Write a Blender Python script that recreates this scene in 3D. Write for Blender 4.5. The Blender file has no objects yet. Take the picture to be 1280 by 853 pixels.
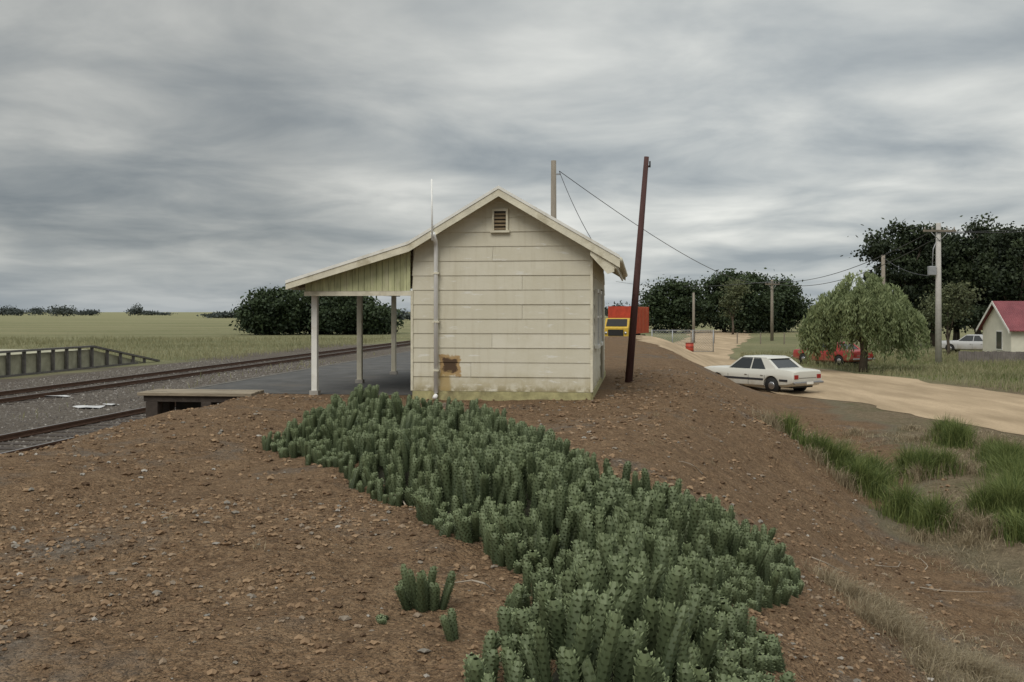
import bpy, math, random
import numpy as np
from mathutils import Vector, Matrix
random.seed(7); rng=np.random.default_rng(7)
S=bpy.context.scene
C=bpy.context.collection
TH=math.radians(7.3); c_,s_=math.cos(TH),math.sin(TH)
OX,OY=-1.84,18.6
def uv(x,y):
    rx=x-OX; ry=y-OY
    return rx*c_-ry*s_, rx*s_+ry*c_
def W(u,v):
    return OX+u*c_+v*s_, OY-u*s_+v*c_
def sm(t):
    t=np.clip(t,0,1); return t*t*(3-2*t)
def vn(x,y,seed=0):
    x=np.asarray(x,float); y=np.asarray(y,float)
    xi=np.floor(x); yi=np.floor(y); fx=sm(x-xi); fy=sm(y-yi)
    def h(a,b):
        q=np.sin(a*127.1+b*311.7+seed*74.7)*43758.5453
        return q-np.floor(q)
    return (h(xi,yi)*(1-fx)+h(xi+1,yi)*fx)*(1-fy)+(h(xi,yi+1)*(1-fx)+h(xi+1,yi+1)*fx)*fy
def H(x,y):
    x=np.asarray(x,float); y=np.asarray(y,float)
    u,v=uv(x,y)
    a=sm((v+0.6)/1.4)
    L=sm((-2.6-u)/3.4)*(1-a)+sm((-3.9-u)/0.8)*a
    b=sm((v+6)/8.0)
    uc=3.55+0.9*b; w=4.1+0.9*b
    R=sm((u-uc+0.5*(vn(v*.35,u*0+3,5)-.5))/w)
    zt=-0.95*L-1.6*R
    M=1-sm((v-48)/15)
    zf=-0.95-0.65*sm((u+5)/12)
    z=M*zt+(1-M)*zf
    ditch=-0.32*np.exp(-((u-8.4)/1.2)**2)*(1-sm((v-6)/12))
    near=(1-sm((u-9.5)/1.5))*(1-sm((v-22)/8))*sm((u+6.5)/1.0)
    flat=1-sm((u+5.2)/0.6)*sm((5.0-u)/1.0)*sm((v+0.5)/1.0)
    n=((vn(x*.7,y*.7,1)-.5)*.16+(vn(x*2.1,y*2.1,2)-.5)*.075+(vn(x*6,y*6,3)-.5)*.035)*near*flat
    n=n-0.09*np.exp(-((u+0.4)/0.7)**2)*sm((-2-v)/2)*near
    return z+ditch+n

# ---------------- mesh helpers
def big(name,V,F,mat=None,col=None,parent=None,smooth=False):
    V=np.asarray(V,np.float32); F=np.asarray(F,np.int32)
    me=bpy.data.meshes.new(name)
    me.vertices.add(len(V)); me.vertices.foreach_set('co',V.ravel())
    k=F.shape[1]; m=len(F)
    me.loops.add(m*k); me.loops.foreach_set('vertex_index',F.ravel())
    me.polygons.add(m); me.polygons.foreach_set('loop_start',np.arange(m,dtype=np.int32)*k)
    me.polygons.foreach_set('loop_total',np.full(m,k,np.int32))
    me.polygons.foreach_set('use_smooth',np.full(m,bool(smooth)))
    me.update(calc_edges=True)
    if col is not None:
        a=me.color_attributes.new('col','FLOAT_COLOR','POINT')
        cc=np.ones((len(V),4),np.float32); cc[:,:col.shape[1]]=col
        a.data.foreach_set('color',cc.ravel())
    ob=bpy.data.objects.new(name,me); C.objects.link(ob)
    if mat: me.materials.append(mat)
    if parent: ob.parent=parent
    return ob
def pyd(name,V,F,mat=None,parent=None,bevel=0,smooth=False):
    me=bpy.data.meshes.new(name); me.from_pydata([tuple(p) for p in V],[],F); me.update()
    import bmesh
    bm=bmesh.new(); bm.from_mesh(me); bmesh.ops.recalc_face_normals(bm,faces=bm.faces); bm.to_mesh(me); bm.free()
    if smooth:
        for p in me.polygons: p.use_smooth=True
    ob=bpy.data.objects.new(name,me); C.objects.link(ob)
    if mat: me.materials.append(mat)
    if parent: ob.parent=parent
    if bevel:
        m=ob.modifiers.new('b','BEVEL'); m.width=bevel; m.segments=2; m.limit_method='ANGLE'
    return ob
BF=[(0,1,3,2),(4,6,7,5),(0,4,5,1),(2,3,7,6),(0,2,6,4),(1,5,7,3)]
def boxV(x0,x1,y0,y1,z0,z1):
    return [(x,y,z) for x in (x0,x1) for y in (y0,y1) for z in (z0,z1)]
def box(name,x0,x1,y0,y1,z0,z1,mat,parent=None,bevel=0):
    return pyd(name,boxV(x0,x1,y0,y1,z0,z1),BF,mat,parent,bevel)
def boxes(name,lst,mat,parent=None,bevel=0):
    V=[];F=[]
    for b in lst:
        o=len(V); V+=boxV(*b); F+=[tuple(i+o for i in f) for f in BF]
    return pyd(name,V,F,mat,parent,bevel)
def prism(name,poly,v0,v1,mat,parent=None,bevel=0):
    n=len(poly)
    V=[(p[0],v0,p[1]) for p in poly]+[(p[0],v1,p[1]) for p in poly]
    F=[tuple(range(n)),tuple(range(n,2*n))]+[(i,(i+1)%n,n+(i+1)%n,n+i) for i in range(n)]
    return pyd(name,V,F,mat,parent,bevel)
def tubeVF(path,rad,sides=8):
    P=[Vector(p) for p in path]; V=[];F=[]
    for i,p in enumerate(P):
        d=(P[min(i+1,len(P)-1)]-P[max(i-1,0)]).normalized()
        a=d.orthogonal().normalized() if abs(d.z)<.9 else d.cross(Vector((0,1,0))).normalized()
        b=d.cross(a)
        r=rad[i] if hasattr(rad,'__len__') else rad
        for k in range(sides):
            t=2*math.pi*k/sides
            V.append(tuple(p+a*(r*math.cos(t))+b*(r*math.sin(t))))
    for i in range(len(P)-1):
        for k in range(sides):
            F.append((i*sides+k,i*sides+(k+1)%sides,(i+1)*sides+(k+1)%sides,(i+1)*sides+k))
    F.append(tuple(range(sides))); F.append(tuple(range((len(P)-1)*sides,len(P)*sides)))
    return V,F
def tube(name,path,rad,mat,parent=None,sides=8):
    V,F=tubeVF(path,rad,sides); return pyd(name,V,F,mat,parent,0,True)
def tubes(name,lst,mat,parent=None,sides=6):
    V=[];F=[]
    for path,rad in lst:
        v,f=tubeVF(path,rad,sides); o=len(V); V+=v; F+=[tuple(i+o for i in q) for q in f]
    return pyd(name,V,F,mat,parent,0,True)
def empty(name,loc=(0,0,0),rz=0):
    e=bpy.data.objects.new(name,None); C.objects.link(e); e.location=loc; e.rotation_euler=(0,0,rz); e.empty_display_size=.3
    return e

# ---------------- material helpers
class NT:
    def __init__(s,tree): s.t=tree; s.n=tree.nodes; s.l=tree.links
    def new(s,ty,**k):
        n=s.n.new(ty)
        for a,b in k.items(): setattr(n,a,b)
        return n
    def link(s,a,b): s.l.new(a,b)
    def val(s,sock,v):
        if isinstance(v,bpy.types.NodeSocket): s.link(v,sock)
        else: sock.default_value=v
    def math(s,op,a,b=0.0,c=None,clamp=False):
        n=s.new('ShaderNodeMath',operation=op,use_clamp=clamp); s.val(n.inputs[0],a); s.val(n.inputs[1],b)
        if c is not None: s.val(n.inputs[2],c)
        return n.outputs[0]
    def mix(s,f,a,b,bt='MIX'):
        n=s.new('ShaderNodeMix',data_type='RGBA',blend_type=bt); s.val(n.inputs[0],f)
        for k,v in ((6,a),(7,b)):
            s.val(n.inputs[k], v if isinstance(v,bpy.types.NodeSocket) else (*v,1))
        return n.outputs[2]
    def noise(s,vec,scale,detail=5,rough=.55,dist=0):
        n=s.new('ShaderNodeTexNoise'); n.inputs['Scale'].default_value=scale; n.inputs['Detail'].default_value=detail
        n.inputs['Roughness'].default_value=rough; n.inputs['Distortion'].default_value=dist
        if vec is not None: s.link(vec,n.inputs['Vector'])
        return n.outputs['Fac']
    def ramp(s,f,stops):
        n=s.new('ShaderNodeValToRGB'); s.link(f,n.inputs[0]); e=n.color_ramp.elements
        while len(e)<len(stops): e.new(.5)
        for i,(p,cv) in enumerate(stops):
            e[i].position=p; e[i].color=(*cv,1) if hasattr(cv,'__len__') else (cv,cv,cv,1)
        return n.outputs[0]
    def mr(s,f,a,b,c=0.0,d=1.0):
        n=s.new('ShaderNodeMapRange'); n.clamp=True; s.link(f,n.inputs[0])
        for i,v in enumerate((a,b,c,d)): n.inputs[i+1].default_value=v
        return n.outputs[0]
def newmat(name):
    m=bpy.data.materials.new(name); m.use_nodes=True
    t=NT(m.node_tree); b=t.n['Principled BSDF']; return m,t,b
def simple(name,col,rough=.7,var=.25,scale=4,bump=.15,metal=0,spec=.3,dirt=None,stretch=(1,1,1)):
    m,t,b=newmat(name); tc=t.new('ShaderNodeTexCoord')
    mp=t.new('ShaderNodeMapping'); t.link(tc.outputs['Object'],mp.inputs[0]); mp.inputs['Scale'].default_value=stretch
    n=t.noise(mp.outputs[0],scale,6,.65); f=t.mr(n,.3,.7)
    dk=tuple(x*(1-var) for x in col); lt=tuple(min(1,x*(1+var)) for x in col)
    cc=t.mix(f,dk,lt)
    if dirt:
        n2=t.noise(mp.outputs[0],scale*.45,6,.7); cc=t.mix(t.mr(n2,.52,.7,0,.7),cc,dirt)
    t.link(cc,b.inputs['Base Color']); b.inputs['Roughness'].default_value=rough; b.inputs['Metallic'].default_value=metal
    b.inputs['Specular IOR Level'].default_value=spec
    if bump:
        bp=t.new('ShaderNodeBump'); bp.inputs['Strength'].default_value=bump; bp.inputs['Distance'].default_value=.02
        t.link(t.noise(mp.outputs[0],scale*6,4,.6),bp.inputs['Height']); t.link(bp.outputs[0],b.inputs['Normal'])
    return m
def leafmat(name,dark,light,trans=.25,rough=.6):
    m,t,b=newmat(name); a=t.new('ShaderNodeAttribute'); a.attribute_name='col'
    sp=t.new('ShaderNodeSeparateColor'); t.link(a.outputs['Color'],sp.inputs[0])
    cc=t.mix(sp.outputs[0],dark,light); t.link(cc,b.inputs['Base Color']); b.inputs['Roughness'].default_value=rough
    b.inputs['Specular IOR Level'].default_value=.25
    if trans:
        tr=t.new('ShaderNodeBsdfTranslucent'); t.link(cc,tr.inputs[0]); mx=t.new('ShaderNodeMixShader'); mx.inputs[0].default_value=trans
        t.link(b.outputs[0],mx.inputs[1]); t.link(tr.outputs[0],mx.inputs[2]); t.link(mx.outputs[0],t.n['Material Output'].inputs[0])
    return m

# ---------------- world
w=bpy.data.worlds.new('World'); S.world=w; w.use_nodes=True
t=NT(w.node_tree); bg=t.n['Background']
tc=t.new('ShaderNodeTexCoord'); sp=t.new('ShaderNodeSeparateXYZ'); t.link(tc.outputs['Generated'],sp.inputs[0])
zc=t.math('ADD',t.math('MAXIMUM',sp.outputs[2],0.0),.13)
px=t.math('DIVIDE',sp.outputs[0],zc); py=t.math('DIVIDE',sp.outputs[1],zc)
cb=t.new('ShaderNodeCombineXYZ'); t.link(px,cb.inputs[0]); t.link(py,cb.inputs[1]); cb.inputs[2].default_value=3.7
n1=t.noise(cb.outputs[0],1.5,6,.52,.3); n2=t.noise(cb.outputs[0],.5,3,.5,.4)
mix=t.math('ADD',t.math('MULTIPLY',n1,.52),t.math('MULTIPLY',n2,.48))
cloud=t.ramp(mix,[(.37,(.235,.265,.285)),(.46,(.355,.38,.385)),(.54,(.49,.505,.49)),(.63,(.66,.665,.63))])
dv=t.new('ShaderNodeVectorMath',operation='DOT_PRODUCT'); t.link(tc.outputs['Generated'],dv.inputs[0]); dv.inputs[1].default_value=(.27,.945,.17)
glow=t.mr(dv.outputs['Value'],.87,.995,.86,1.30)
zen=t.mr(sp.outputs[2],.34,.8,1.0,2.7)
vm=t.new('ShaderNodeVectorMath',operation='SCALE'); t.link(cloud,vm.inputs[0]); t.link(t.math('MULTIPLY',glow,zen),vm.inputs['Scale'])
hz=t.mr(sp.outputs[2],.0,.07,.55,0)
cl2=t.mix(hz,vm.outputs[0],(.37,.425,.47))
sky=t.new('ShaderNodeTexSky'); sky.sky_type='NISHITA'; sky.sun_disc=False
SE,SA=math.radians(48),math.radians(200)
sky.sun_elevation=SE; sky.sun_rotation=SA
sk=t.new('ShaderNodeVectorMath',operation='SCALE'); t.link(sky.outputs[0],sk.inputs[0]); sk.inputs['Scale'].default_value=.07
fin=t.mix(.93,sk.outputs[0],cl2)
t.link(fin,bg.inputs[0]); bg.inputs[1].default_value=1.0
sd=bpy.data.lights.new('sun','SUN'); sd.energy=1.5; sd.angle=math.radians(30); sd.color=(1,.95,.87)
so=bpy.data.objects.new('sun',sd); C.objects.link(so)
d=Vector((math.sin(SA)*math.cos(SE),math.cos(SA)*math.cos(SE),math.sin(SE)))
so.rotation_euler=d.to_track_quat('Z','Y').to_euler()

# ---------------- camera
cd=bpy.data.cameras.new('camera'); co=bpy.data.objects.new('camera',cd); C.objects.link(co); S.camera=co
co.location=(0,0,1.6); co.rotation_euler=(math.radians(90),0,0); cd.lens=35; cd.sensor_width=36; cd.shift_y=-.0285
cd.clip_end=9000; cd.clip_start=.05
S.view_settings.view_transform='Standard'; S.view_settings.look='None'; S.view_settings.exposure=0

# ---------------- ground
def axis(a,b,st,lo,hi):
    m=list(np.arange(a,b,st)); l=[];x=a;d=st
    while x>lo: d*=1.13; x-=d; l.append(x)
    r=[];x=m[-1];d=st
    while x<hi: d*=1.13; x+=d; r.append(x)
    return np.array(l[::-1]+m+r)
xs=axis(-12,14,.12,-5000,5000); ys=axis(2.5,30,.12,-150,6500)
X,Y=np.meshgrid(xs,ys); Z=H(X,Y); nx,ny=len(xs),len(ys)
U,Vv=uv(X,Y)
e=(vn(X*.5,Y*.5,9)-.5)*2.0+(vn(X*2,Y*2,8)-.5)*1.0
def ub(v): return 6.0+2.2*sm((v+12)/6)+2.2*sm((v+2)/7)
fieldL=sm((-19.0-U+e)/1.2)
fieldR=sm((U-ub(Vv)+e*.7)/1.0)
far=sm((Vv-55+e*2)/6)
brown=sm((U+5.9+e*.3)/.6)*(1-sm((U-ub(Vv)+.3+e*.7)/1.2))*(1-far)
field=np.clip(np.maximum(np.maximum(fieldL,fieldR),far),0,1)
damp=fieldR*(1-sm((Vv-24)/10))
idx=np.arange(nx*ny).reshape(ny,nx)
F=np.stack([idx[:-1,:-1],idx[:-1,1:],idx[1:,1:],idx[1:,:-1]],-1).reshape(-1,4)
V=np.stack([X,Y,Z],-1).reshape(-1,3)
cols=np.stack([brown,field,damp],-1).reshape(-1,3)
m,t,b=newmat('ground_mat'); tc=t.new('ShaderNodeTexCoord'); O=tc.outputs['Object']
a=t.new('ShaderNodeAttribute'); a.attribute_name='col'; sp=t.new('ShaderNodeSeparateColor'); t.link(a.outputs['Color'],sp.inputs[0])
nb=t.noise(O,.55,5,.65); nf=t.noise(O,9,6,.7); nh=t.noise(O,45,3,.7); nm=t.noise(O,2.3,4,.6)
def voro(scale):
    v=t.new('ShaderNodeTexVoronoi'); v.inputs['Scale'].default_value=scale; t.link(O,v.inputs['Vector']); return v
v1=voro(28); v2=voro(75)
vs=t.new('ShaderNodeSeparateColor'); t.link(v1.outputs['Color'],vs.inputs[0])
vs2=t.new('ShaderNodeSeparateColor'); t.link(v2.outputs['Color'],vs2.inputs[0])
br=t.mix(t.mr(nf,.3,.7),(.105,.066,.038),(.29,.187,.108))
br=t.mix(t.mr(nm,.4,.65,0,.5),br,(.31,.21,.125))
br=t.mix(t.mr(vs.outputs[0],.55,1,0,.6),br,(.34,.235,.145))
br=t.mix(t.mr(vs2.outputs[1],.6,1,0,.75),br,(.065,.043,.028))
gy=t.mix(t.mr(nf,.3,.7),(.085,.074,.062),(.21,.185,.155))
gy=t.mix(t.mr(vs.outputs[1],.6,1,0,.6),gy,(.28,.26,.23))
br=t.mix(t.mr(nb,.55,.66,0,.7),br,gy)
bal=t.mix(t.mr(nb,.4,.62,0,.6),gy,(.12,.10,.085))
bal=t.mix(t.mr(nh,.45,.7,0,.5),bal,(.17,.125,.09))
mp=t.new('ShaderNodeMapping'); t.link(O,mp.inputs[0]); mp.inputs['Scale'].default_value=(.02,.07,1)
fn=t.noise(mp.outputs[0],1.2,5,.6); fn2=t.noise(O,.8,6,.75)
fd=t.mix(t.mr(fn,.35,.65),(.165,.175,.085),(.27,.255,.14)); fd=t.mix(t.mr(fn2,.4,.7,0,.5),fd,(.31,.28,.18))
dm=t.mix(t.mr(nf,.35,.62),(.14,.105,.068),(.30,.235,.155)); dm=t.mix(t.mr(nh,.4,.7,0,.6),dm,(.15,.125,.075)); dm=t.mix(t.mr(fn2,.5,.66,0,.6),dm,(.10,.11,.05))
fd=t.mix(sp.outputs[2],fd,dm)
cc=t.mix(sp.outputs[0],bal,br); cc=t.mix(sp.outputs[1],cc,fd)
t.link(cc,b.inputs['Base Color']); b.inputs['Roughness'].default_value=.95; b.inputs['Specular IOR Level'].default_value=.1
hgt=t.math('ADD',t.math('MULTIPLY',v1.outputs['Distance'],-.9),t.math('MULTIPLY',nf,1.3)); hgt=t.math('ADD',hgt,t.math('MULTIPLY',v2.outputs['Distance'],-.5))
bp=t.new('ShaderNodeBump'); bp.inputs['Strength'].default_value=1.0; bp.inputs['Distance'].default_value=.04; t.link(hgt,bp.inputs['Height']); t.link(bp.outputs[0],b.inputs['Normal'])
big('ground',V,F,m,cols,smooth=True)

# ---------------- stones
def stones(name,n,xr,yr,rr,mat,cond=None):
    x=rng.uniform(*xr,n); y=rng.uniform(*yr,n)
    u,v=uv(x,y); k=(v<0.3)|(u>3.5)
    if cond is not None: k&=cond(u,v)
    k&=rng.random(n)<(.15+1.2*vn(x*1.1,y*1.1,20)*vn(x*.5,y*.5,21)*1.6)
    x=x[k];y=y[k];n=len(x)
    base=np.array([(1,0,0),(-1,0,0),(0,1,0),(0,-1,0),(0,0,1),(0,0,-1),(.6,.6,.55),(-.6,.6,.5),(-.6,-.6,.55),(.6,-.6,.5)])
    FF=np.array([(0,2,6),(2,4,6),(4,0,6),(2,1,7),(1,4,7),(4,2,7),(1,3,8),(3,4,8),(4,1,8),(3,0,9),(0,4,9),(4,3,9),(2,0,5),(1,2,5),(3,1,5),(0,3,5)])
    r=rr[0]+(rr[1]-rr[0])*rng.random(n)**4
    P=base[None]*(1+rng.normal(0,.18,(n,10,3)))*r[:,None,None]*rng.uniform(.6,1.2,(n,1,3))
    th=rng.uniform(0,6.28,n); cs,sn=np.cos(th)[:,None],np.sin(th)[:,None]
    Px=P[...,0]*cs-P[...,1]*sn; Py=P[...,0]*sn+P[...,1]*cs
    V=np.stack([Px+x[:,None],Py+y[:,None],P[...,2]*.7+(H(x,y)+r*.1)[:,None]],-1).reshape(-1,3)
    F=(FF[None]+(np.arange(n)*10)[:,None,None]).reshape(-1,3)
    col=np.repeat(rng.random(n),10)[:,None]*np.ones((1,3))
    return big(name,V,F,mat,col)
m,t,b=newmat('stone_mat'); a=t.new('ShaderNodeAttribute'); a.attribute_name='col'
cc=t.ramp(a.outputs['Fac'],[(0,(.09,.058,.036)),(.45,(.21,.137,.082)),(.82,(.30,.205,.125)),(.975,(.20,.185,.16)),(1,(.38,.35,.31))]); t.link(cc,b.inputs['Base Color']); b.inputs['Roughness'].default_value=.9; b.inputs['Specular IOR Level'].default_value=.15
SM=m
stones('gravel',32000,(-5,4),(3.2,9),(.004,.030),SM,lambda u,v:u<6.5)
stones('gravel',22000,(-9,8),(9,19),(.006,.045),SM,lambda u,v:(u<8)&(u>-6))
stones('gravel',7000,(1,12),(18,30),(.012,.05),SM,lambda u,v:(u<10)&(u>3.6))
m,t,b=newmat('ballast_mat'); a=t.new('ShaderNodeAttribute'); a.attribute_name='col'
cc=t.ramp(a.outputs['Fac'],[(0,(.055,.047,.042)),(.5,(.13,.115,.10)),(.9,(.21,.19,.17)),(1,(.33,.31,.28))]); t.link(cc,b.inputs['Base Color']); b.inputs['Roughness'].default_value=.9
def ballast_stones():
    n=22000; u=rng.uniform(-18.5,-6,n); v=rng.uniform(-4,32,n); x,y=W(u,v)
    base=np.array([(1,0,0),(-1,0,0),(0,1,0),(0,-1,0),(0,0,1),(0,0,-.3)]); FF=np.array([(0,2,4),(2,1,4),(1,3,4),(3,0,4),(2,0,5),(1,2,5),(3,1,5),(0,3,5)])
    r=.015+.03*rng.random(n)**2
    P=base[None]*(1+rng.normal(0,.2,(n,6,3)))*r[:,None,None]
    V=np.stack([P[...,0]+x[:,None],P[...,1]+y[:,None],P[...,2]*.8+H(x,y)[:,None]],-1).reshape(-1,3)
    F=(FF[None]+(np.arange(n)*6)[:,None,None]).reshape(-1,3)
    big('track_ballast',V,F,m,np.repeat(rng.random(n),6)[:,None]*np.ones((1,3)))
ballast_stones()

# ---------------- dirt road
def road():
    near=[(15.5,14),(14.2,20),(13.3,26),(12.6,33),(10.8,37.3),(8.6,40),(7.3,46),(6.9,54),(8,64),(10.5,76),(15,95),(22,125),(30,170)]
    farr=[(27,17),(23.5,25),(21,33),(19.4,40),(18.6,48),(17.2,56),(15.6,62),(14.8,66),(15.2,70),(17,78),(21.5,95),(30,125),(40,168)]
    def samp(L,tt):
        L=np.array(L,float); d=np.r_[0,np.cumsum(np.linalg.norm(np.diff(L,axis=0),axis=1))]; d/=d[-1]
        return np.interp(tt,d,L[:,0]),np.interp(tt,d,L[:,1])
    n=240; k=30; tt=np.linspace(0,1,n)
    ax,ay=samp(near,tt); bx,by=samp(farr,tt)
    ax=ax+(vn(tt*60,tt*0,31)-.5)*1.1+(vn(tt*200,tt*0,33)-.5)*.5; bx=bx+(vn(tt*60,tt*0,32)-.5)*.9+(vn(tt*200,tt*0,34)-.5)*.4
    s=np.linspace(0,1,k)
    X=ax[:,None]*(1-s)+bx[:,None]*s; Y=ay[:,None]*(1-s)+by[:,None]*s
    Z=H(X,Y)+.012+.05*np.sin(s*math.pi)[None]**.5
    idx=np.arange(n*k).reshape(n,k); F=np.stack([idx[:-1,:-1],idx[:-1,1:],idx[1:,1:],idx[1:,:-1]],-1).reshape(-1,4)
    m,t,b=newmat('dirt_road_mat'); tc=t.new('ShaderNodeTexCoord'); O=tc.outputs['Object']
    mp=t.new('ShaderNodeMapping'); t.link(O,mp.inputs[0]); mp.inputs['Scale'].default_value=(1,.2,1); mp.inputs['Rotation'].default_value=(0,0,.15)
    c1=t.mix(t.mr(t.noise(mp.outputs[0],.9,6,.6),.35,.65),(.31,.235,.15),(.49,.375,.25)); c1=t.mix(t.mr(t.noise(O,14,5,.7),.45,.7,0,.5),c1,(.26,.195,.13))
    t.link(c1,b.inputs['Base Color']); b.inputs['Roughness'].default_value=.95; b.inputs['Specular IOR Level'].default_value=.1
    bp=t.new('ShaderNodeBump'); bp.inputs['Distance'].default_value=.03; bp.inputs['Strength'].default_value=.5; t.link(t.noise(O,8,5,.7),bp.inputs['Height']); t.link(bp.outputs[0],b.inputs['Normal'])
    big('dirt_road',np.stack([X,Y,Z],-1).reshape(-1,3),F,m,smooth=True)
road()

# ---------------- materials
M_asph=simple('asphalt_mat',(.085,.083,.08),.9,.35,1.5,.5,dirt=(.13,.115,.095))
M_wood=simple('weathered_timber_mat',(.22,.19,.15),.85,.35,6,.5,stretch=(1,1,.3))
M_darkwood=simple('dark_timber_mat',(.06,.048,.04),.85,.35,6,.5)
M_greyp=simple('grey_post_mat',(.14,.13,.12),.85,.3,5,.4)
M_white=simple('white_paint_mat',(.76,.75,.70),.5,.08,5,.1,dirt=(.52,.48,.38))
M_cream=simple('post_paint_mat',(.58,.54,.43),.6,.12,4,.15,dirt=(.36,.31,.22))
M_trim=simple('trim_paint_mat',(.66,.62,.49),.6,.15,5,.2,dirt=(.34,.29,.18))
M_green=simple('faded_green_paint_mat',(.48,.49,.28),.7,.25,5,.2,dirt=(.62,.58,.42),stretch=(3,3,.5))
M_dark=simple('dark_opening_mat',(.02,.02,.02),.6,.1)
M_conc=simple('concrete_mat',(.33,.31,.28),.9,.2,3,.3)
M_cop=simple('coping_mat',(.13,.12,.105),.9,.3,3,.4)
M_steel=simple('rusty_rail_mat',(.13,.075,.05),.6,.25,8,.2,metal=.3)
M_railtop=simple('worn_rail_top_mat',(.30,.27,.25),.35,.1,8,0,metal=.8)
M_wire=simple('wire_mat',(.05,.05,.055),.5,.1,3,0)
M_glass=simple('glass_mat',(.025,.03,.033),.08,.1,1,0,spec=.6)
M_metal=simple('galvanised_mat',(.35,.36,.37),.45,.15,5,.05,metal=.4)
m,t,b=newmat('roof_iron_mat'); tc=t.new('ShaderNodeTexCoord'); O=tc.outputs['Object']
t.link(t.mix(t.mr(t.noise(O,2,7,.7),.4,.65),(.38,.37,.34),(.24,.2,.16)),b.inputs['Base Color']); b.inputs['Roughness'].default_value=.6; b.inputs['Metallic'].default_value=.3
wv=t.new('ShaderNodeTexWave'); wv.bands_direction='Y'; wv.inputs['Scale'].default_value=4.2; t.link(O,wv.inputs[0]); bp=t.new('ShaderNodeBump'); bp.inputs['Distance'].default_value=.03; t.link(wv.outputs['Fac'],bp.inputs['Height']); t.link(bp.outputs[0],b.inputs['Normal'])
M_roof=m
m,t,b=newmat('weatherboard_paint_mat'); tc=t.new('ShaderNodeTexCoord'); O=tc.outputs['Object']
sx=t.new('ShaderNodeSeparateXYZ'); t.link(O,sx.inputs[0])
a=t.new('ShaderNodeAttribute'); a.attribute_name='col'; sc=t.new('ShaderNodeSeparateColor'); t.link(a.outputs['Color'],sc.inputs[0])
base=t.mix(sc.outputs[0],(.61,.575,.46),(.67,.635,.525))
n1=t.noise(O,1.6,6,.6); base=t.mix(t.mr(n1,.45,.7,0,.5),base,(.53,.49,.36))
mp=t.new('ShaderNodeMapping'); t.link(O,mp.inputs[0]); mp.inputs['Scale'].default_value=(7,7,.5)
st=t.noise(mp.outputs[0],1.5,6,.6); base=t.mix(t.mr(st,.52,.72,0,.4),base,(.46,.41,.29))
nn=t.noise(O,5,7,.7)
lowz=t.math('SUBTRACT',1.0,t.mr(sx.outputs[2],.02,.5)); dirtm=t.math('MULTIPLY',lowz,t.mr(nn,.36,.56))
base=t.mix(t.math('MULTIPLY',dirtm,.85),base,(.36,.29,.13))
vlow=t.math('MULTIPLY',t.math('SUBTRACT',1.0,t.mr(sx.outputs[2],.05,.24)),t.mr(nn,.42,.53)); base=t.mix(vlow,base,(.15,.12,.055))
mp2=t.new('ShaderNodeMapping'); t.link(O,mp2.inputs[0]); mp2.inputs['Scale'].default_value=(1,1,5)
base=t.mix(t.mr(t.noise(mp2.outputs[0],2.2,5,.7),.60,.64,0,.6),base,(.74,.73,.68))
nz=t.math('MULTIPLY',t.math('SUBTRACT',t.noise(O,6,7,.75),.5),1.5)
dx=t.math('DIVIDE',t.math('ABSOLUTE',t.math('SUBTRACT',sx.outputs[0],.70)),.17)
dz=t.math('DIVIDE',t.math('ABSOLUTE',t.math('SUBTRACT',sx.outputs[2],.60)),.17)
dd=t.math('ADD',t.math('MAXIMUM',dx,dz),nz)
base=t.mix(t.mr(dd,1.2,1.05),base,(.40,.27,.13)); base=t.mix(t.mr(dd,.85,.7),base,(.085,.052,.03))
dx=t.math('DIVIDE',t.math('ABSOLUTE',t.math('SUBTRACT',sx.outputs[0],.60)),.12); dz=t.math('DIVIDE',t.math('ABSOLUTE',t.math('SUBTRACT',sx.outputs[2],.30)),.2)
dd=t.math('ADD',t.math('MAXIMUM',dx,dz),nz); base=t.mix(t.mr(dd,1.1,.7,0,.85),base,(.40,.29,.12))
t.link(base,b.inputs['Base Color']); b.inputs['Roughness'].default_value=.65; b.inputs['Specular IOR Level'].default_value=.25
bp=t.new('ShaderNodeBump'); bp.inputs['Distance'].default_value=.006; bp.inputs['Strength'].default_value=.4; t.link(t.noise(O,14,5,.7),bp.inputs['Height']); t.link(bp.outputs[0],b.inputs['Normal'])
M_board=m

# ---------------- station building
st=empty('railway_station_building',(OX,OY,0),-TH)
LB=6.9
def rz(u):
    if u<-.02: return 2.17+(u+2.3)*(2.85-2.17)/2.28
    if u<1.65: return 2.85+(u+.02)*(3.84-2.85)/1.67
    return 3.84-(u-1.65)*(3.84-2.61)/2.13
prism('wall_core',[(0.0,-.3),(3.3,-.3),(3.3,rz(3.3)-.075),(1.65,3.75),(0.0,rz(0)-.08)],.0,LB,M_cream,st)
V=[];F=[];CO=[]
def addboard(q,rc):
    o=len(V)
    for p in q: V.append(p); CO.append((rc,rc,rc))
    F.extend([(o,o+1,o+2,o+3),(o+4,o+7,o+6,o+5),(o,o+4,o+5,o+1),(o+1,o+5,o+6,o+2),(o+2,o+6,o+7,o+3),(o+3,o+7,o+4,o)])
z=.13; pit=.268
def lims(z):
    zr=z+.085
    lo=0.0 if zr<rz(0) else (zr-2.85)/((3.84-2.85)/1.67)-.02
    hi=3.3 if zr<rz(3.3) else 1.65+(3.84-zr)/((3.84-2.61)/2.13)
    return max(lo,0.0),min(hi,3.3)
i=0
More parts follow.
